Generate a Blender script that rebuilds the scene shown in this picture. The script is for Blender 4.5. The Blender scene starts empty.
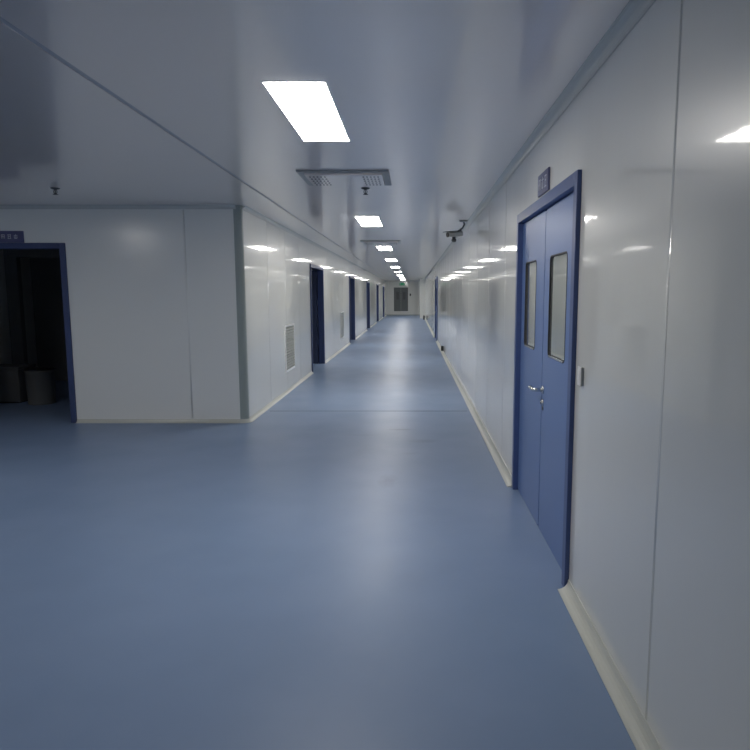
import bpy, bmesh, math, random
from mathutils import Vector, Matrix
random.seed(4)
SC = bpy.context.scene
COL = SC.collection
PI = math.pi

# ------------------------------------------------------------------ dimensions
H = 2.509            # ceiling height
XR = 0.800           # right wall face
XL = -1.945          # corridor left wall face
YF = 7.375           # lobby facing wall
YE = 47.0            # end of corridor
XW, YB = -8.0, -3.0  # far lobby walls (outside the frame)
XRM = -6.6           # back of the unlit rooms
T = 0.10             # wall panel thickness
DH = 2.087           # door frame height

# ------------------------------------------------------------------ materials
def mat(name, col, rough=0.5, metal=0.0, spec=0.5, coat=0.0, coat_r=0.1, emit=None, estr=0.0):
    m = bpy.data.materials.new(name); m.use_nodes = True
    b = m.node_tree.nodes['Principled BSDF']
    b.inputs['Base Color'].default_value = (*col, 1)
    b.inputs['Roughness'].default_value = rough
    b.inputs['Metallic'].default_value = metal
    b.inputs['Specular IOR Level'].default_value = spec
    b.inputs['Coat Weight'].default_value = coat
    b.inputs['Coat Roughness'].default_value = coat_r
    if emit:
        b.inputs['Emission Color'].default_value = (*emit, 1)
        b.inputs['Emission Strength'].default_value = estr
    return m

def wavy(m, scale, strength, dist, detail=2.0, var=0.0, vscale=None):
    """panel sheet: slight bowing (bump) and faint tone variation"""
    nt = m.node_tree; N = nt.nodes; L = nt.links; b = N['Principled BSDF']
    tc = N.new('ShaderNodeTexCoord'); mp = N.new('ShaderNodeMapping'); mp.inputs['Scale'].default_value = scale
    L.new(tc.outputs['Object'], mp.inputs['Vector'])
    nz = N.new('ShaderNodeTexNoise'); nz.inputs['Scale'].default_value = 1.0; nz.inputs['Detail'].default_value = detail
    L.new(mp.outputs[0], nz.inputs['Vector'])
    bp = N.new('ShaderNodeBump'); bp.inputs['Strength'].default_value = strength; bp.inputs['Distance'].default_value = dist
    L.new(nz.outputs['Fac'], bp.inputs['Height']); L.new(bp.outputs[0], b.inputs['Normal'])
    L.new(bp.outputs[0], b.inputs['Coat Normal'])
    if var:
        c = b.inputs['Base Color'].default_value[:]
        n2 = N.new('ShaderNodeTexNoise'); n2.inputs['Scale'].default_value = vscale or 1.0; n2.inputs['Detail'].default_value = 6
        L.new(tc.outputs['Object'], n2.inputs['Vector'])
        cr = N.new('ShaderNodeValToRGB')
        cr.color_ramp.elements[0].position = .3; cr.color_ramp.elements[1].position = .7
        cr.color_ramp.elements[0].color = (c[0]*(1-var), c[1]*(1-var), c[2]*(1-var), 1)
        cr.color_ramp.elements[1].color = (c[0]*(1+var), c[1]*(1+var), c[2]*(1+var), 1)
        L.new(n2.outputs['Fac'], cr.inputs['Fac']); L.new(cr.outputs['Color'], b.inputs['Base Color'])
    return m

M = {}
M['wall'] = wavy(mat('panel_wall', (.80, .805, .765), .30, spec=.6, coat=.9, coat_r=.05), (5, 5, .10), .3, .0035, detail=3)
M['wall_dull'] = wavy(mat('panel_wall_satin', (.89, .905, .875), .42, coat=.6, coat_r=.20), (1.2, 1.2, .18), .2, .006)
M['wall_dull'].node_tree.nodes['Principled BSDF'].inputs['Coat IOR'].default_value = 1.8
M['ceil'] = wavy(mat('panel_ceiling', (.97, .905, .87), .29, metal=.38, coat=.6, coat_r=.09), (4.5, .05, 1), .3, .004, detail=3)
M['wall'].node_tree.nodes['Principled BSDF'].inputs['Coat IOR'].default_value = 1.7
M['alu'] = mat('cream_aluminium', (.60, .61, .55), .28, spec=.6)
M['post'] = mat('grey_aluminium', (.36, .41, .39), .3, spec=.5)
M['joint'] = mat('ceiling_joint_strip', (.50, .50, .53), .5)
M['trim'] = mat('white_aluminium', (.66, .675, .655), .22, spec=.6)
M['room'] = mat('shaded_room_panel', (.30, .31, .305), .5)  # side-room walls coloured darker to imitate the lack of light
M['dark_joint'] = mat('joint_sealant', (.10, .10, .12), .6)
M['blue'] = wavy(mat('blue_door_paint', (.125, .205, .43), .36, spec=.45), (3, 3, .4), .12, .006)
M['navy'] = mat('blue_frame_paint', (.075, .115, .27), .38, spec=.4)
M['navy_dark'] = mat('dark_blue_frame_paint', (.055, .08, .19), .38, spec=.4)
M['blue_dark'] = mat('dark_blue_leaf', (.045, .062, .125), .4)  # darker blue for the leaves of the open doorways
M['pane'] = mat('window_glass', (.42, .45, .43), .04, metal=.75)
M['seal'] = mat('black_rubber', (.03, .03, .035), .5)
M['steel'] = mat('brushed_steel', (.72, .72, .70), .22, metal=1.0)
M['white'] = mat('white_enamel', (.84, .84, .83), .3)
M['light'] = mat('light_diffuser', (.9, .9, .9), .5, emit=(1.0, .962, .908), estr=27.0)
M['dimlight'] = mat('dim_diffuser', (.9, .9, .9), .5, emit=(1.0, .962, .908), estr=20.5)
M['lattice'] = mat('lattice_grey', (.50, .51, .48), .4)
M['hole'] = mat('dark_hole', (.02, .02, .022), .8)
M['grey'] = mat('grey_plastic', (.42, .43, .43), .45)
M['darkgrey'] = mat('dark_grey_plastic', (.09, .095, .10), .45)
M['black'] = mat('black_plastic', (.012, .012, .013), .4)
M['sign'] = mat('sign_blue', (.085, .095, .21), .35)
M['signtext'] = mat('sign_white', (.62, .64, .72), .4)
M['exit'] = mat('exit_green', (.02, .35, .14), .4, emit=(.05, .8, .35), estr=.16)
M['enddoor'] = mat('grey_door_paint', (.13, .145, .145), .4)
M['barrel'] = mat('shaded_pale_plastic', (.17, .175, .17), .5)  # pale bin plastic, with the dark room's shade put into its colour

def floor_material():
    m = mat('blue_vinyl_floor', (.17, .235, .375), .36, spec=.42)
    nt = m.node_tree; N = nt.nodes; L = nt.links; b = N['Principled BSDF']
    tc = N.new('ShaderNodeTexCoord')
    n1 = N.new('ShaderNodeTexNoise'); n1.inputs['Scale'].default_value = 1.3; n1.inputs['Detail'].default_value = 5
    L.new(tc.outputs['Object'], n1.inputs['Vector'])
    r1 = N.new('ShaderNodeValToRGB'); e = r1.color_ramp.elements
    e[0].position = .32; e[1].position = .7
    e[0].color = (.196, .280, .432, 1); e[1].color = (.226, .312, .474, 1)
    L.new(n1.outputs['Fac'], r1.inputs['Fac'])
    last = r1.outputs['Color']
    # scuffs and stains: soft ellipses with their own shape (centre, radii, strength)
    for (cx, cy, rx, ry, st) in [(-.13, 6.98, .17, .05, .35), (.12, 6.42, .20, .10, .22), (-.20, 5.0, .10, .20, .20),
                                 (-.02, 5.9, .12, .05, .12), (-.55, 6.7, .3, .05, .10)]:
        mp = N.new('ShaderNodeMapping'); mp.vector_type = 'POINT'
        mp.inputs['Location'].default_value = (-cx/rx, -cy/ry, 0); mp.inputs['Scale'].default_value = (1/rx, 1/ry, 0)
        L.new(tc.outputs['Object'], mp.inputs['Vector'])
        nz = N.new('ShaderNodeTexNoise'); nz.inputs['Scale'].default_value = 2.2; L.new(mp.outputs[0], nz.inputs['Vector'])
        ln = N.new('ShaderNodeVectorMath'); ln.operation = 'LENGTH'; L.new(mp.outputs[0], ln.inputs[0])
        ad = N.new('ShaderNodeMath'); ad.operation = 'ADD'; L.new(ln.outputs['Value'], ad.inputs[0]); L.new(nz.outputs['Fac'], ad.inputs[1])
        mr = N.new('ShaderNodeMapRange'); mr.inputs['From Min'].default_value = .7; mr.inputs['From Max'].default_value = 1.5
        mr.inputs['To Min'].default_value = st; mr.inputs['To Max'].default_value = 0
        L.new(ad.outputs[0], mr.inputs['Value'])
        mx = N.new('ShaderNodeMixRGB'); mx.inputs['Color2'].default_value = (.07, .09, .15, 1)
        L.new(mr.outputs[0], mx.inputs['Fac']); L.new(last, mx.inputs['Color1']); last = mx.outputs['Color']
    L.new(last, b.inputs['Base Color'])
    n2 = N.new('ShaderNodeTexNoise'); n2.inputs['Scale'].default_value = 2.5; n2.inputs['Detail'].default_value = 3
    L.new(tc.outputs['Object'], n2.inputs['Vector'])
    mr = N.new('ShaderNodeMapRange'); mr.inputs['To Min'].default_value = .34; mr.inputs['To Max'].default_value = .46
    L.new(n2.outputs['Fac'], mr.inputs['Value']); L.new(mr.outputs[0], b.inputs['Roughness'])
    return m
M['floor'] = floor_material()

# ------------------------------------------------------------------ mesh helpers
class MB:
    def __init__(s): s.bm = bmesh.new(); s.mats = []
    def mi(s, m):
        if m not in s.mats: s.mats.append(m)
        return s.mats.index(m)
    def face(s, pts, m, smooth=False):
        f = s.bm.faces.new([s.bm.verts.new(p) for p in pts]); f.material_index = s.mi(m); f.smooth = smooth; return f
    def box(s, x0, x1, y0, y1, z0, z1, m, bev=0.0):
        if x1 < x0: x0, x1 = x1, x0
        if y1 < y0: y0, y1 = y1, y0
        if z1 < z0: z0, z1 = z1, z0
        v = [s.bm.verts.new(p) for p in [(x0,y0,z0),(x1,y0,z0),(x1,y1,z0),(x0,y1,z0),(x0,y0,z1),(x1,y0,z1),(x1,y1,z1),(x0,y1,z1)]]
        fs = []
        for q in [(0,3,2,1),(4,5,6,7),(0,1,5,4),(1,2,6,5),(2,3,7,6),(3,0,4,7)]:
            f = s.bm.faces.new([v[i] for i in q]); f.material_index = s.mi(m); fs.append(f)
        if bev:
            es = list({e for f in fs for e in f.edges})
            bmesh.ops.bevel(s.bm, geom=es, offset=bev, segments=2, profile=.5, affect='EDGES')
    def prism(s, pts, vec, m, smooth=False):
        """closed polygon pts (3D) extruded along vec"""
        vec = Vector(vec); a = [s.bm.verts.new(p) for p in pts]; b = [s.bm.verts.new(Vector(p)+vec) for p in pts]
        n = len(pts); k = s.mi(m)
        for f in (s.bm.faces.new(a), s.bm.faces.new(b[::-1])): f.material_index = k
        for i in range(n):
            f = s.bm.faces.new([a[(i+1)%n], a[i], b[i], b[(i+1)%n]]); f.material_index = k; f.smooth = smooth
    def ring(s, outer, inner, vec, m):
        """plate with a hole: outer/inner loops of equal length extruded along vec"""
        vec = Vector(vec); n = len(outer); k = s.mi(m)
        o0 = [s.bm.verts.new(p) for p in outer]; i0 = [s.bm.verts.new(p) for p in inner]
        o1 = [s.bm.verts.new(Vector(p)+vec) for p in outer]; i1 = [s.bm.verts.new(Vector(p)+vec) for p in inner]
        for a in range(n):
            b = (a+1) % n
            for q in ((o0[a],o0[b],i0[b],i0[a]), (o1[b],o1[a],i1[a],i1[b]), (o0[b],o0[a],o1[a],o1[b]), (i0[a],i0[b],i1[b],i1[a])):
                f = s.bm.faces.new(q); f.material_index = k
    def lathe(s, prof, c, axis, m, n=24, smooth=True):
        """profile [(r,h)...] revolved about axis through c"""
        ax = Vector(axis).normalized(); u = ax.orthogonal().normalized(); w = ax.cross(u); c = Vector(c); k = s.mi(m)
        rings = []
        for r, h in prof:
            if r < 1e-6: rings.append([s.bm.verts.new(c+ax*h)])
            else: rings.append([s.bm.verts.new(c+ax*h+(u*math.cos(2*PI*i/n)+w*math.sin(2*PI*i/n))*r) for i in range(n)])
        for a, b in zip(rings, rings[1:]):
            for i in range(n):
                j = (i+1) % n
                q = [a[0], b[i], b[j]] if len(a) == 1 and len(b) > 1 else [a[i], b[0], a[j]] if len(b) == 1 and len(a) > 1 else [a[i], b[i], b[j], a[j]] if len(a) > 1 else None
                if q: f = s.bm.faces.new(q); f.material_index = k; f.smooth = smooth
    def tube(s, pts, r, m, n=12):
        pts = [Vector(p) for p in pts]; k = s.mi(m); rings = []
        t0 = (pts[1]-pts[0]).normalized(); u = t0.orthogonal().normalized()
        for i, p in enumerate(pts):
            t = (pts[min(i+1, len(pts)-1)]-pts[max(i-1, 0)]).normalized()
            u = (u - t*u.dot(t)).normalized(); w = t.cross(u)
            rings.append([s.bm.verts.new(p+(u*math.cos(2*PI*j/n)+w*math.sin(2*PI*j/n))*r) for j in range(n)])
        for a, b in zip(rings, rings[1:]):
            for j in range(n):
                f = s.bm.faces.new([a[j], a[(j+1)%n], b[(j+1)%n], b[j]]); f.material_index = k; f.smooth = True
        for q in (rings[0][::-1], rings[-1]): s.bm.faces.new(q).material_index = k
    def cove(s, a, b, nrm, r, m, up=True, z=0.0, seg=6):
        """concave quarter round from (x,y) a to b, nrm points into the room"""
        n = Vector((*nrm, 0)); A = Vector((*a, z)); B = Vector((*b, z)); zz = Vector((0,0,1 if up else -1))
        prof = [A]
        lip = .004
        prof.append(A+n*r); prof.append(A+n*r+zz*lip)
        for i in range(seg+1):
            t = PI/2*i/seg
            prof.append(A + n*(r - (r-lip)*math.sin(t)) + zz*(r - (r-lip)*math.cos(t)))
        prof.append(A+zz*r)
        s.prism(prof, B-A, m)
    def build(s, name, parent=None, loc=None):
        bmesh.ops.recalc_face_normals(s.bm, faces=s.bm.faces)
        me = bpy.data.meshes.new(name); s.bm.to_mesh(me); s.bm.free()
        for m in s.mats: me.materials.append(m)
        o = bpy.data.objects.new(name, me); COL.objects.link(o)
        if parent: o.parent = parent
        if loc: o.location = loc
        return o

def tag(o, label=None, cat=None, group=None, kind=None):
    if label: o['label'] = label
    if cat: o['category'] = cat
    if group: o['group'] = group
    if kind: o['kind'] = kind
    return o
def empty(name, loc=(0,0,0), rz=0.0):
    o = bpy.data.objects.new(name, None); COL.objects.link(o); o.location = loc; o.rotation_euler = (0,0,rz); o.empty_display_size = .1; return o
def copy_tree(o, parent=None):
    c = o.copy(); COL.objects.link(c)
    if parent: c.parent = parent
    for ch in list(o.children): copy_tree(ch, c)
    return c
def struct(mb, name, label, cat):
    return tag(mb.build(name), label, cat, kind='structure')
def rrect(u0, u1, v0, v1, r, seg=5):
    out = []
    for cu, cv, a0 in ((u1-r, v1-r, 0), (u0+r, v1-r, 90), (u0+r, v0+r, 180), (u1-r, v0+r, 270)):
        for i in range(seg+1):
            a = math.radians(a0+90*i/seg); out.append((cu+r*math.cos(a), cv+r*math.sin(a)))
    return out

# ------------------------------------------------------------------ openings
DW = 1.745                                   # frame width of the double doors
RD = [3.09, 20.5]                          # closed double doors in the right wall
LD = [12.17+7.47*k for k in range(5)]        # open doorways in the corridor's left wall
FD = (-5.42, -3.965)                         # open doorway in the lobby's facing wall

# ------------------------------------------------------------------ setting
b = MB(); b.box(XW-.1, 2.6, YB-.1, YE+.1, -.08, 0, M['floor'])
struct(b, 'floor', 'blue vinyl floor of the lobby and long corridor', 'floor')
b = MB(); b.box(XL+.09, XR-.09, 8.118, 8.130, 0, .0015, M['dark_joint'])
struct(b, 'trim_1', 'thin dark floor seam crossing the corridor near its start', 'trim')

b = MB()
SX = -1.522
b.box(XW-.1, SX-.016, YB-.1, YE+.1, H, H+.05, M['ceil'])
b.box(SX+.016, 2.6, YB-.1, YE+.1, H, H+.05, M['ceil'])
b.box(SX-.016, SX+.016, YB-.1, YE+.1, H+.004, H+.05, M['joint'])
struct(b, 'ceiling', 'pale glossy panel ceiling with one long dark joint', 'ceiling')

def wall_y(b, xface, thick, y0, y1, openings, m, side):
    """wall running along y; side=+1 body lies at larger x"""
    x0, x1 = (xface, xface+thick) if side > 0 else (xface-thick, xface)
    y = y0
    for (a, c) in openings:
        b.box(x0, x1, y, a, 0, H, m); b.box(x0, x1, a, c, DH-.02, H, m); y = c
    b.box(x0, x1, y, y1, 0, H, m)
def bead(b, p, nrm, m, z0=.056, z1=H-.05, w=.009, h=.0009):
    n = Vector((*nrm, 0)); t = Vector((-nrm[1], nrm[0], 0)); P = Vector((*p, z0)); pts = []
    for i in range(7):
        a = PI*i/6; pts.append(P+t*w*math.cos(a)+n*h*math.sin(a))
    b.prism(pts, (0,0,z1-z0), m, True)

# right wall
b = MB()
ro = [(d+.02, d+DW-.02) for d in RD]
wall_y(b, XR, T, YB, YE, ro, M['wall'], 1)
y = 2.007-1.18*3
while y < 40:
    if not any(a-.12 < y < c+.1 for a, c in ro): bead(b, (XR, y), (-1, 0), M['wall'])
    y += 1.18
struct(b, 'wall_right', 'long glossy pale panel wall on the right', 'wall')
# boxed-out pier closing in at the far right
b = MB(); b.box(.47, XR, 40.6, YE, 0, H, M['wall']); struct(b, 'wall_pier', 'boxed-out pale wall section at far right end of corridor', 'wall')
# corridor left wall
b = MB()
lo = [(d+.02, d+DW-.02) for d in LD]
wall_y(b, XL, T, YF+.07, YE, lo, M['wall'], -1)
y = YF+1.25
while y < 40:
    if not any(a-.12 < y < c+.1 for a, c in lo): bead(b, (XL, y), (1, 0), M['wall'])
    y += 1.18
struct(b, 'wall_left', 'glossy pale panel wall on the left of the corridor', 'wall')
# lobby facing wall
b = MB()
b.box(XW, FD[0]+.02, YF, YF+T, 0, H, M['wall_dull']); b.box(FD[0]+.02, FD[1]-.02, YF, YF+T, DH-.02, H, M['wall_dull'])
b.box(FD[1]-.02, XL-.06, YF, YF+T, 0, H, M['wall_dull'])
bead(b, (-2.60, YF), (0, -1), M['wall_dull'])
struct(b, 'wall_front', 'pale panel wall facing the lobby beside the dark doorway', 'wall')
# rounded corner post between the two
b = MB()
R = .06
pts = [(XL-.088, YF-.004, 0), (XL-R, YF-.004, 0)]
for i in range(9):
    a = -PI/2+PI/2*i/8; pts.append((XL-R+(R+.003)*math.cos(a), YF+R+(R+.004)*math.sin(a), 0))
pts += [(XL-.10, YF+R, 0), (XL-.10, YF+.06, 0), (XL-.088, YF+.06, 0)]
b.prism(pts, (0,0,H), M['post'], False)
o = struct(b, 'trim_2', 'rounded grey metal corner post at the start of the left wall', 'trim')
# end wall, outer walls, room partitions (unlit rooms behind the left wall)
b = MB(); b.box(XRM, 2.6, YE, YE+T, 0, H, M['wall']); struct(b, 'wall_end', 'pale wall at the far end of the corridor', 'wall')
b = MB(); b.box(XW, XR+T, YB-T, YB, 0, H, M['wall']); struct(b, 'wall_back', 'pale wall behind the viewpoint', 'wall')
b = MB(); b.box(XW-T, XW, YB, YF+T, 0, H, M['wall']); struct(b, 'wall_lobby_left', 'pale wall on the far left of the lobby', 'wall')
b = MB(); b.box(XRM-T, XRM, YF+T, YE, 0, H, M['wall']); struct(b, 'wall_rooms', 'outer wall of the unlit side rooms', 'wall')
b = MB()
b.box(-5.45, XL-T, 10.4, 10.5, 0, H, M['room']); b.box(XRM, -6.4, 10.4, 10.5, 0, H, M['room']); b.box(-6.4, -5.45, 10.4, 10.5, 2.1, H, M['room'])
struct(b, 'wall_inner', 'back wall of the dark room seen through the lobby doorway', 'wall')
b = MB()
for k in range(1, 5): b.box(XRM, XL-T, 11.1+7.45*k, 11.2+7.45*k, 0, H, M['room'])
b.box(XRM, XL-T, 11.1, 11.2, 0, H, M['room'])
struct(b, 'wall_partition', 'cross walls between the unlit side rooms', 'wall')
b = MB(); b.box(2.5, 2.6, YB, YE, 0, H, M['wall']); struct(b, 'wall_outer', 'outer wall of the rooms behind the right wall', 'wall')

# coved skirting and ceiling trims
CR = .056; CL = .042
b = MB()
y = YB
for a, c in ro: b.cove((XR, y), (XR, a-.022), (-1, 0), CR, M['alu']); y = c+.022
b.cove((XR, y), (XR, 40.6), (-1, 0), CR, M['alu']); struct(b, 'baseboard_right', 'cream coved skirting along the right wall', 'skirting')
b = MB(); y = YF+.07
for a, c in lo: b.cove((XL, y), (XL, a-.022), (1, 0), CL, M['alu']); y = c+.022
b.cove((XL, y), (XL, YE), (1, 0), CL, M['alu'])
# swept outer corner
seg = 8; prev = None; C0 = Vector((XL-R, YF+R, 0))
for i in range(seg):
    a0 = -PI/2+PI/2*i/seg; a1 = -PI/2+PI/2*(i+1)/seg
    for (ra, za, rb, zb) in ((R+CL, 0, R+CL, .004), (R+CL, .004, R+.022, .016), (R+.022, .016, R+.004, CL)):
        P = lambda r, z, a: (C0.x+r*math.cos(a), C0.y+r*math.sin(a), z)
        b.face([P(ra,za,a0), P(ra,za,a1), P(rb,zb,a1), P(rb,zb,a0)], M['alu'], True)
struct(b, 'baseboard_left', 'white coved skirting along the left corridor wall', 'skirting')
b = MB()
b.cove((FD[1]+.002, YF), (XL-R, YF), (0, -1), CL, M['alu']); b.cove((XW, YF), (FD[0]-.002, YF), (0, -1), CL, M['alu'])
struct(b, 'baseboard_front', 'pale coved skirting under the lobby facing wall', 'skirting')
b = MB(); b.cove((XL, YE), (.47, YE), (0, -1), .055, M['post']); struct(b, 'baseboard_end', 'grey skirting across the end wall', 'skirting')
b = MB(); b.cove((XR, YB), (XR, 40.6), (-1, 0), .05, M['trim'], up=False, z=H); struct(b, 'trim_3', 'coved metal trim where right wall meets ceiling', 'trim')
b = MB(); b.cove((XL, YF+.07), (XL, YE), (1, 0), .045, M['trim'], up=False, z=H); struct(b, 'trim_4', 'coved metal trim where left corridor wall meets ceiling', 'trim')
b = MB(); b.cove((XW, YF), (XL-R, YF), (0, -1), .045, M['trim'], up=False, z=H); struct(b, 'trim_5', 'coved metal trim above the lobby facing wall', 'trim')

# ------------------------------------------------------------------ double doors in the right wall
def double_door(name, y0, label, handle=True):
    root = tag(empty(name, (XR, y0, 0)), label, 'door', kind='structure')
    f = MB(); fw = .065; pr = -.022; dp = .08       # local: x=0 wall face, -x into corridor, y along wall
    f.box(pr, dp, 0, fw, 0, DH, M['navy'], .003); f.box(pr, dp, DW-fw, DW, 0, DH, M['navy'], .003)
    f.box(pr, dp, fw, DW-fw, DH-fw, DH, M['navy'], .003)
    f.build('door_frame', root)
    mid = .875; x0, x1 = .016, .062; top = DH-fw-.004
    for k, (a, c, w0, w1) in enumerate(((fw+.003, mid-.006, .30, .72), (mid+.006, DW-fw-.003, mid+.265, mid+.66))):
        zb, zt = 1.135, 1.725
        u0, u1 = w0, w1
        L = MB()
        loop_o = []; inner = rrect(u0, u1, zb, zt, .03)
        # leaf slab as a ring round the window, outer loop projected on the leaf rectangle
        cu, cv = (u0+u1)/2, (zb+zt)/2
        n = len(inner)//4
        corners = [(c, top), (a, top), (a, .006), (c, .006)]
        outer = []
        for q in range(4):
            pu, pv = corners[q]; 
            for i in range(n):
                t = i/(n-1)-.5
                # spread along the two edges meeting at this corner
                if q == 0: p = (c, top+(t*.2 if t < 0 else 0)) if t < 0 else (c-t*.2, top)
                elif q == 1: p = (a-t*.2, top) if t < 0 else (a, top-t*.2)
                elif q == 2: p = (a, .006-t*.2) if t < 0 else (a+t*.2, .006)
                else: p = (c+t*.2, .006) if t < 0 else (c, .006+t*.2)
                outer.append(p)
        L.ring([(x0, u, v) for u, v in outer], [(x0, u, v) for u, v in inner], (x1-x0, 0, 0), M['blue'])
        leaf = L.build('door_leaf', root)
        g = MB(); g.prism([(x0+.008, u, v) for u, v in rrect(u0+.002, u1-.002, zb+.002, zt-.002, .028)], (.02, 0, 0), M['pane'])
        tag(g.build('window_pane', leaf), 'reflective grey vision pane')
        s = MB(); s.ring([(x0-.002, u, v) for u, v in rrect(u0-.004, u1+.004, zb-.004, zt+.004, .033)],
                         [(x0-.002, u, v) for u, v in rrect(u0+.003, u1-.003, zb+.003, zt-.003, .027)], (.012, 0, 0), M['seal'])
        tag(s.build('window_seal', leaf), 'black rubber window edge')
        s = MB(); s.box(x0-.005, x0-.002, u0+.03, u1-.03, zb-.003, zb+.008, M['steel']); s.build('window_trim', leaf)
        if handle and k == 0:
            hy = mid-.05; hz = .912
            h = MB()
            h.lathe([(0,0), (.026,0), (.026,.006), (.022,.009), (0,.009)], (x0, hy, hz), (-1,0,0), M['steel'])
            h.tube([(x0-.005, hy, hz), (x0-.045, hy, hz), (x0-.056, hy+.006, hz), (x0-.06, hy+.02, hz), (x0-.06, hy+.13, hz-.002), (x0-.052, hy+.145, hz-.002)], .012, M['steel'])
            tag(h.build('lever_handle', leaf), 'steel lever handle')
            h = MB()
            h.lathe([(0,0), (.024,0), (.024,.005), (.012,.007), (.012,.014), (0,.014)], (x0, hy, hz-.082), (-1,0,0), M['steel'])
            h.box(x0-.016, x0-.013, hy-.002, hy+.002, hz-.089, hz-.075, M['black'])
            h.box(x0-.004, x0, hy-.014, hy+.014, hz-.128, hz-.106, M['darkgrey'])
            tag(h.build('lock_cylinder', leaf), 'steel round lock cylinder')
    return root
double_door('door_1', RD[0], 'near blue double door with two windows and lever handle in right wall')
double_door('door_2', RD[1], 'distant blue double door in the right wall, seen edge-on')

# ------------------------------------------------------------------ open doorways on the left of the corridor
def open_doorway(name, y0, label):
    root = tag(empty(name, (XL, y0, 0)), label, 'door', kind='structure')
    f = MB(); fw = .065; pr = .02; dp = -.11
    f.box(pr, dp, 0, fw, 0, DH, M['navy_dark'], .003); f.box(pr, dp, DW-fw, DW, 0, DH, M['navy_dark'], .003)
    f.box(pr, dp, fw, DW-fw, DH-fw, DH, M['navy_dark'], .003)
    f.build('door_frame', root)
    for k in (0, 1):                                 # the two leaves swung back into the room
        ya, yb = (DW-fw-.048, DW-fw-.006) if k == 0 else (fw+.006, fw+.048)
        L = MB(); top = DH-fw-.004; x0, x1 = -.93, -.118; u0, u1, zb, zt = -.74, -.36, 1.135, 1.725
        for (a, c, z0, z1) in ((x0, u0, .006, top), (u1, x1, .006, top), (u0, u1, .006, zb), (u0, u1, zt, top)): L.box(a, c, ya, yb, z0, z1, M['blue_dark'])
        leaf = L.build('door_leaf', root)
        g = MB(); g.box(u0+.003, u1-.003, ya+.006, yb-.006, zb+.003, zt-.003, M['pane']); g.build('window_pane', leaf)
        s = MB()
        for yy in (ya-.002, yb-.001):
            s.ring([(u, yy, v) for u, v in rrect(u0-.005, u1+.005, zb-.005, zt+.005, .02)], [(u, yy, v) for u, v in rrect(u0+.012, u1-.012, zb+.012, zt-.012, .012)], (0, .003, 0), M['seal'])
        s.build('window_seal', leaf)
        h = MB(); yy = ya if k == 0 else yb; sg = -1 if k == 0 else 1
        h.tube([(x0+.06, yy, .94), (x0+.06, yy+sg*.045, .94), (x0+.075, yy+sg*.05, .94), (x0+.19, yy+sg*.05, .938)], .010, M['steel'])
        h.build('lever_handle', leaf)
    return root
nth = ['first', 'second', 'third', 'fourth', 'fifth']
for k, d in enumerate(LD):
    open_doorway('door_%d' % (k+3), d, nth[k]+' open blue doorway along the left corridor wall, counting from the lobby')
# lobby doorway
root = tag(empty('door_8', (FD[1], YF, 0)), 'dark open doorway with blue frame in the lobby facing wall', 'door', kind='structure')
f = MB(); W = FD[1]-FD[0]; fw = .065
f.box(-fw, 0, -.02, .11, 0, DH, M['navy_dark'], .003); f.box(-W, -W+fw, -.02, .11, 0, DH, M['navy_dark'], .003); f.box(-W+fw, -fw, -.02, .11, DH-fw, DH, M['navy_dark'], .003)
f.build('door_frame', root)

# end door
root = tag(empty('door_9', (-.85, YE, 0)), 'dark grey double door in the end wall of the corridor', 'door', kind='structure')
z0, z1 = .30, 2.03
f = MB(); f.box(-.52, -.47, -.03, 0, z0, z1, M['enddoor']); f.box(.47, .52, -.03, 0, z0, z1, M['enddoor']); f.box(-.47, .47, -.03, 0, z1-.05, z1, M['enddoor']); f.box(-.47, .47, -.03, 0, z0, z0+.03, M['enddoor']); f.build('door_frame', root)
for a, c in ((-.47, -.004), (.004, .47)):
    l = MB(); l.box(a, c, -.018, -.001, z0+.03, z1-.05, M['enddoor']); lf = l.build('door_leaf', root)
    g = MB(); g.box((a+c)/2-.10, (a+c)/2+.10, -.022, -.018, 1.15, 1.7, M['darkgrey']); g.build('window_pane', lf)
s = MB(); s.box(0, .52, -.10, 0, z0-.075, z0, M['white'], .004); tag(s.build('sill', root), 'white sill')

# ------------------------------------------------------------------ ceiling lights
DROP = .0035; KS = (H-1.5-DROP)/(H-1.5)
LY = [v*KS for v in (3.195, 8.47, 13.60, 18.42, 23.25, 28.15, 33.1, 38.0, 42.8)]
LX0, LW, LL = -.735*KS, .296*KS, 1.165*KS
root = empty('ceiling_light', (LX0+LW/2, LY[0]+LL/2, H))
f = MB(); hw, hl = LW/2+.010, LL/2+.010
f.ring([(-hw,-hl,0), (hw,-hl,0), (hw,hl,0), (-hw,hl,0)], [(-hw+.010,-hl+.010,0), (hw-.010,-hl+.010,0), (hw-.010,hl-.010,0), (-hw+.010,hl-.010,0)], (0,0,-.002), M['white'])
f.build('frame', root)
f = MB(); f.box(-LW/2, LW/2, -LL/2, LL/2, -DROP, -.0005, M['light']); f.build('diffuser', root)
onth = ['nearest large', 'second', 'third', 'fourth', 'fifth', 'sixth', 'seventh', 'eighth', 'ninth and farthest']
for k, yv in enumerate(LY):
    o = root if k == 0 else copy_tree(root)
    o.location = (LX0+LW/2-.012*min(k, 5)+(.018 if k == 0 else 0), yv+LL/2, H)
    tag(o, onth[k]+' glowing white ceiling panel light in the corridor row, counting from the viewer', 'ceiling light', 'ceiling panel lights in a row down the corridor')

# a dimmer lamp of the same kind over the lobby: its reflection shows in the facing wall
o = copy_tree(root); o.location = (-4.6, 3.3+LL/2, H)
tag(o, 'dim ceiling panel light over the lobby, mirrored faintly in the facing wall', 'ceiling light', 'ceiling panel lights in the lobby')
for c in o.children:
    if c.name.startswith('diffuser'): c.data = c.data.copy(); c.data.materials.clear(); c.data.materials.append(M['dimlight'])
o2 = copy_tree(o); o2.location = (-4.6, -1.7, H)  # unseen lamp, added to raise the lobby's brightness
tag(o2, 'added unseen panel light behind the viewpoint that brightens the lobby', 'ceiling light', 'ceiling panel lights in the lobby')

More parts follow.
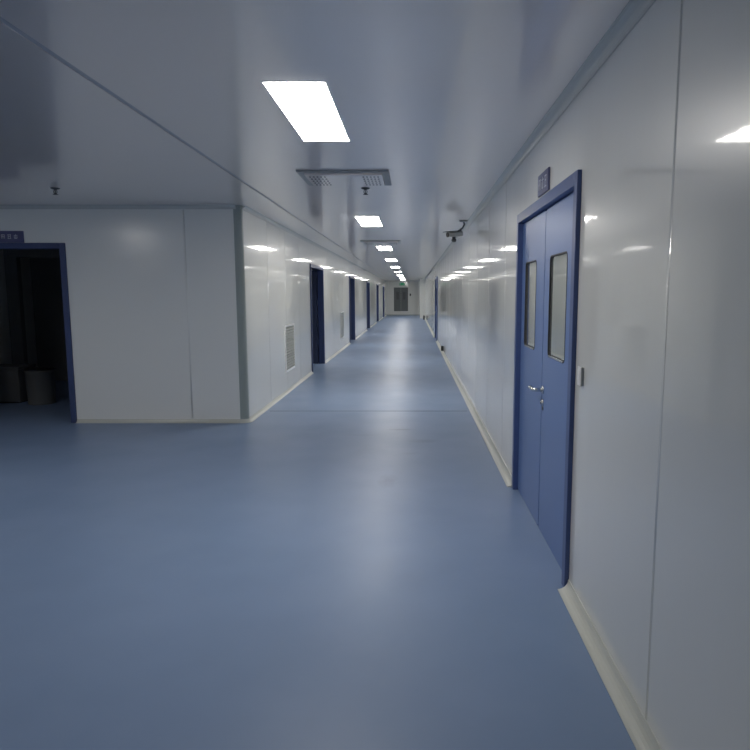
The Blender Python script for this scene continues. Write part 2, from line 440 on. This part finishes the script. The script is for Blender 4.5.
# ------------------------------------------------------------------ air diffusers
def air_vent(loc, label):
    root = tag(empty('ceiling_vent', loc), label, 'vent', 'square air vents in the corridor ceiling')
    w, l = .378, .33; pw, pl = .325, .265
    f = MB(); f.ring([(-w,-l,0), (w,-l,0), (w,l,0), (-w,l,0)], [(-pw,-pl,0), (pw,-pl,0), (pw,pl,0), (-pw,pl,0)], (0,0,-.014), M['grey'])
    f.build('frame', root)
    p = MB(); p.box(-pw+.002, pw-.002, -pl+.002, pl-.002, -.030, -.001, M['ceil'], .004)
    p.build('face_plate', root)
    q = MB()
    for sx in (-1, 1):
        for i in range(5):
            for j in range(5):
                cx, cy = sx*(pw-.04-i*.031), -pl+.075+j*.096
                q.prism([(cx+.009*math.cos(a*PI/5), cy+.022*math.sin(a*PI/5), -.0302) for a in range(10)], (0,0,-.0006), M['hole'])
    tag(q.build('perforation', root), 'rows of dark round holes', kind='stuff')
    return root
air_vent((-.573, 5.34+.33, H), 'near square perforated air vent in the ceiling behind the nearest light')
air_vent((-.60, 12.1+.33, H), 'far square air vent, seen as a thin line between second and third lights')

# ------------------------------------------------------------------ sprinklers
def sprinkler(loc, label):
    root = tag(empty('sprinkler', loc), label, 'sprinkler', 'pendent sprinklers on the ceiling')
    f = MB(); f.lathe([(0,0), (.042,0), (.042,-.004), (.026,-.012), (.013,-.013), (.013,-.018), (0,-.018)], (0,0,0), (0,0,1), M['darkgrey']); f.build('rosette', root)
    f = MB()
    for s in (-1, 1): f.tube([(s*.008,0,-.016), (s*.016,0,-.03), (s*.014,0,-.045), (s*.003,0,-.058)], .0035, M['darkgrey'], 8)
    f.lathe([(0,-.016), (.004,-.016), (.004,-.055), (0,-.055)], (0,0,0), (0,0,1), M['darkgrey'], 10); f.build('body', root)
    f = MB(); f.lathe([(0,-.056), (.024,-.058), (.026,-.061), (.008,-.062), (0,-.062)], (0,0,0), (0,0,1), M['darkgrey'], 16); f.build('deflector', root)
sprinkler((-.448, 6.22, H), 'small ceiling sprinkler beside the near air vent')
sprinkler((-3.405, 6.22, H), 'small ceiling sprinkler on the dark left ceiling above the lobby')

# ------------------------------------------------------------------ security camera on the right wall
root = tag(empty('security_camera', (.70, 8.9, H)), 'grey security camera hanging from the ceiling close to the right wall', 'camera')
f = MB(); f.lathe([(0,0), (.055,0), (.055,-.012), (.045,-.020), (0,-.020)], (0,0,0), (0,0,1), M['grey']); f.build('ceiling_plate', root)
f = MB(); f.tube([(0, 0, -.015), (.012, 0, -.05), (-.01, 0, -.10), (-.06, 0, -.135), (-.10, 0, -.16)], .012, M['darkgrey']); f.build('arm', root)
f = MB()
d = Vector((-.86, -.42, -.10)).normalized(); u = d.cross(Vector((0,0,1))).normalized(); w = u.cross(d)
c = Vector((-.125, 0, -.185))
prof = [(-.040,-.032), (.040,-.032), (.046,.015), (.028,.036), (-.028,.036), (-.046,.015)]
f.prism([c-d*.11+u*a+w*bb for a, bb in prof], d*.21, M['grey'])
body = f.build('camera_body', root)
f = MB(); f.prism([c-d*.09+u*a+w*bb for a, bb in [(-.052,.038), (.052,.038), (.046,.046), (-.046,.046)]], d*.24, M['darkgrey']); f.build('sun_shield', root)
f = MB(); f.lathe([(0,0), (.033,0), (.033,.012), (.026,.013), (.02,.008), (0,.008)], c+d*.10, d, M['black']); f.build('lens', root)
f = MB(); f.lathe([(0,0), (.022,0), (.022,-.03), (.034,-.035), (.034,-.058), (.02,-.072), (0,-.074)], c+w*-.03+d*.01, (0,0,1), M['darkgrey'], 16); f.build('sensor_dome', root)

# ------------------------------------------------------------------ wall grilles
def grille(y0, label):
    root = tag(empty('wall_grille', (XL, y0, 0)), label, 'grille', 'square return-air grilles low in the left wall')
    w, z0, z1 = .74, .315, 1.04; t = .016
    f = MB(); fw = .03
    f.ring([(0,0,z0), (0,w,z0), (0,w,z1), (0,0,z1)], [(0,fw,z0+fw), (0,w-fw,z0+fw), (0,w-fw,z1-fw), (0,fw,z1-fw)], (t,0,0), M['white']); f.build('frame', root)
    f = MB(); f.box(.0005, .002, fw, w-fw, z0+fw, z1-fw, M['darkgrey']); tag(f.build('backing', root), 'dark backing')
    f = MB()
    n = 16
    for i in range(1, n):
        zz = z0+fw+(z1-z0-2*fw)*i/n; f.box(.003, .012, fw, w-fw, zz-.007, zz+.007, M['lattice'])
    for i in range(1, n):
        yy = fw+(w-2*fw)*i/n; f.box(.002, .011, yy-.006, yy+.006, z0+fw, z1-fw, M['lattice'])
    f.build('lattice', root)
grille(9.64, 'near grey grille low in the left wall before the first open doorway')
grille(9.66+7.5, 'far grey grille low in the left wall between first and second open doorways')

# ------------------------------------------------------------------ switch, socket, small boxes
root = tag(empty('light_switch', (XR, 2.965, 1.120)), 'small pale light switch on right wall beside the near blue door', 'switch')
f = MB(); f.box(-.012, 0, -.026, .026, -.043, .043, M['grey'], .002); f.build('back_box', root)  # body coloured grey to deepen the shade on its unlit side
f = MB(); f.box(-.016, -.012, -.028, .028, -.045, .045, M['white'], .0015); f.build('plate', root)
f = MB(); f.box(-.018, -.016, -.014, .014, -.028, .028, M['white'], .001); f.build('rocker', root)

root = tag(empty('wall_socket', (XR, 16.35, .12)), 'small black socket low on the right wall near the distant door', 'socket')
f = MB(); f.box(-.06, 0, -.05, .05, -.058, .075, M['black'], .006); f.build('housing', root)
f = MB(); f.box(-.063, -.06, -.035, .035, -.03, .05, M['darkgrey']); f.build('face', root)

root = tag(empty('floor_canister', (.70, 38.7, 0)), 'small dark object standing on the floor by the far right wall', 'canister')
f = MB(); f.lathe([(0,0), (.055,0), (.06,.01), (.06,.20), (.045,.235), (.02,.25), (0,.25)], (0,0,0), (0,0,1), M['darkgrey']); f.build('body', root)
f = MB(); f.lathe([(0,.25), (.018,.25), (.018,.275), (0,.275)], (0,0,0), (0,0,1), M['black'], 12); f.box(-.045, .02, -.008, .008, .272, .285, M['black']); f.build('cap', root)

root = tag(empty('wall_box', (-.16, YE, 1.5)), 'tiny dark box on the end wall right of the grey door', 'wall box')
f = MB(); f.box(-.05, .05, -.045, 0, -.09, .09, M['darkgrey'], .006); f.build('housing', root)
f = MB(); f.box(-.03, .03, -.049, -.045, -.02, .04, M['black']); f.build('panel', root)

# ------------------------------------------------------------------ signs
def strokes(mb, ox, oz, s, segs, place, th, m):
    """little raised bars: segs in 0..1 glyph space"""
    for (a0, b0, a1, b1) in segs:
        w = .055
        if abs(a1-a0) > abs(b1-b0): p = [(a0, b0-w), (a1, b1-w), (a1, b1+w), (a0, b0+w)]
        else: p = [(a0-w, b0), (a0+w, b0), (a1+w, b1), (a1-w, b1)]
        mb.prism([place(ox+s[0]*a, oz+s[1]*q) for a, q in p], th, m)
G1 = [(.15,.05,.15,.95), (.85,.05,.85,.95), (.15,.9,.85,.9), (.15,.5,.85,.5), (.5,.05,.5,.95)]
G2 = [(.5,0,.5,1), (.1,.75,.9,.75), (.2,.1,.2,.6), (.8,.1,.8,.6), (.2,.1,.8,.1)]
G3 = [(.1,.9,.9,.9), (.25,.05,.25,.9), (.75,.05,.75,.9), (.25,.55,.75,.55), (.1,.05,.9,.05)]
root = tag(empty('door_sign', (XR, RD[0]+.865, 2.172)), 'small blue sign plate above the near blue double door', 'sign', 'blue room signs above doors')
f = MB(); f.box(-.012, 0, -.155, .155, -.064, .064, M['sign'], .002); f.build('plate', root)
for i, g in enumerate((G1, G2, G3)):
    f = MB(); strokes(f, .118-i*.085, -.036, (-.066, .072), g, lambda a, q: (-.0125, a, q), (-.0015, 0, 0), M['signtext']); tag(f.build('character', root), 'pale character')
root = tag(empty('door_sign', (-4.69, YF, DH+.068)), 'blue sign plate above the dark lobby doorway at far left', 'sign', 'blue room signs above doors')
f = MB(); f.box(-.26, .26, -.012, 0, -.066, .066, M['sign'], .002); f.build('plate', root)
for i, g in enumerate((G3, G1, G2, G1, G3, G2)):
    f = MB(); strokes(f, -.215+i*.0725, -.022, (.05, .05), g, lambda a, q: (a, -.0125, q), (0, -.0015, 0), M['signtext']); tag(f.build('character', root), 'pale character')
root = tag(empty('exit_sign', (-.76, YE, 2.27)), 'green lit exit sign above the grey end door', 'exit sign')
f = MB(); f.box(-.19, .19, -.03, 0, -.09, .09, M['darkgrey'], .004); f.build('housing', root)
f = MB(); f.box(-.18, .18, -.034, -.03, -.08, .08, M['exit']); f.build('face', root)
f = MB()                                             # running figure and arrow
def seg(p, q, w=.010):
    p = Vector(p); q = Vector(q); n = Vector((-(q-p).y, (q-p).x)).normalized()*w
    f.prism([(a.x, -.0345, a.y) for a in (p-n, q-n, q+n, p+n)], (0, -.001, 0), M['signtext'])
for p, q in (((-.10,.03),(-.12,-.02)), ((-.12,-.02),(-.08,-.04)), ((-.08,-.04),(-.09,-.07)), ((-.12,-.02),(-.15,-.06)), ((-.10,.03),(-.06,.01)), ((-.10,.03),(-.15,.02)), ((.0,0),(.15,0)), ((.15,0),(.10,.04)), ((.15,0),(.10,-.04))): seg(p, q)
f.lathe([(0,0), (.014,0), (.014,.001), (0,.001)], (-.09, -.0345, .055), (0,-1,0), M['signtext'], 12, False)
f.build('pictogram', root)

# ------------------------------------------------------------------ things in the dark room
def barrel(loc, label, r=.19, h=.50):
    root = tag(empty('waste_bin', loc), label, 'bin', 'bins inside the dark room')
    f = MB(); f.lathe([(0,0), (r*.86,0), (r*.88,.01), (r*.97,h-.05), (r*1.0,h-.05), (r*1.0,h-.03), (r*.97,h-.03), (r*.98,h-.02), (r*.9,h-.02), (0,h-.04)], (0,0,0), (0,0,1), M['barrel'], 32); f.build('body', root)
    f = MB(); f.lathe([(0,h), (r*.7,h), (r*.98,h-.004), (r*1.04,h-.015), (r*1.04,h-.028), (r*1.0,h-.028), (r*1.0,h-.02), (0,h-.02)], (0,0,0), (0,0,1), M['black'], 32); f.build('lid', root)
barrel((-5.16, 8.72, 0), 'pale round bin with black lid inside the dark lobby doorway')
root = tag(empty('storage_box', (-5.72, 8.9, 0)), 'low dim box left of the round bin in the dark doorway', 'box')
f = MB(); f.box(-.27, .27, -.2, .2, .02, .47, M['darkgrey'], .01); f.box(-.24, .24, -.17, .17, 0, .02, M['black']); f.build('body', root)
f = MB(); f.box(-.285, .285, -.215, .215, .47, .51, M['darkgrey'], .008); f.build('lid', root)

# ------------------------------------------------------------------ world, camera, view
w = bpy.data.worlds.new('World'); SC.world = w; w.use_nodes = True
w.node_tree.nodes['Background'].inputs['Color'].default_value = (.02, .025, .03, 1)
w.node_tree.nodes['Background'].inputs['Strength'].default_value = .2
cam = bpy.data.cameras.new('camera'); co = bpy.data.objects.new('camera', cam); COL.objects.link(co)
co.location = (0, 0, 1.5); co.rotation_euler = (PI/2-.1258, 0, 0)
cam.sensor_width = 36; cam.sensor_fit = 'HORIZONTAL'; cam.lens = 634.34/750*36
cam.shift_x = -(412.5-375)/750; cam.clip_start = .02; cam.clip_end = 200
SC.camera = co
SC.view_settings.view_transform = 'Standard'; SC.view_settings.look = 'None'
SC.view_settings.exposure = 0.06; SC.view_settings.gamma = 1.0; SC.view_settings.use_curve_mapping = False
SC.cycles.max_bounces = 14; SC.cycles.diffuse_bounces = 9; SC.cycles.glossy_bounces = 5
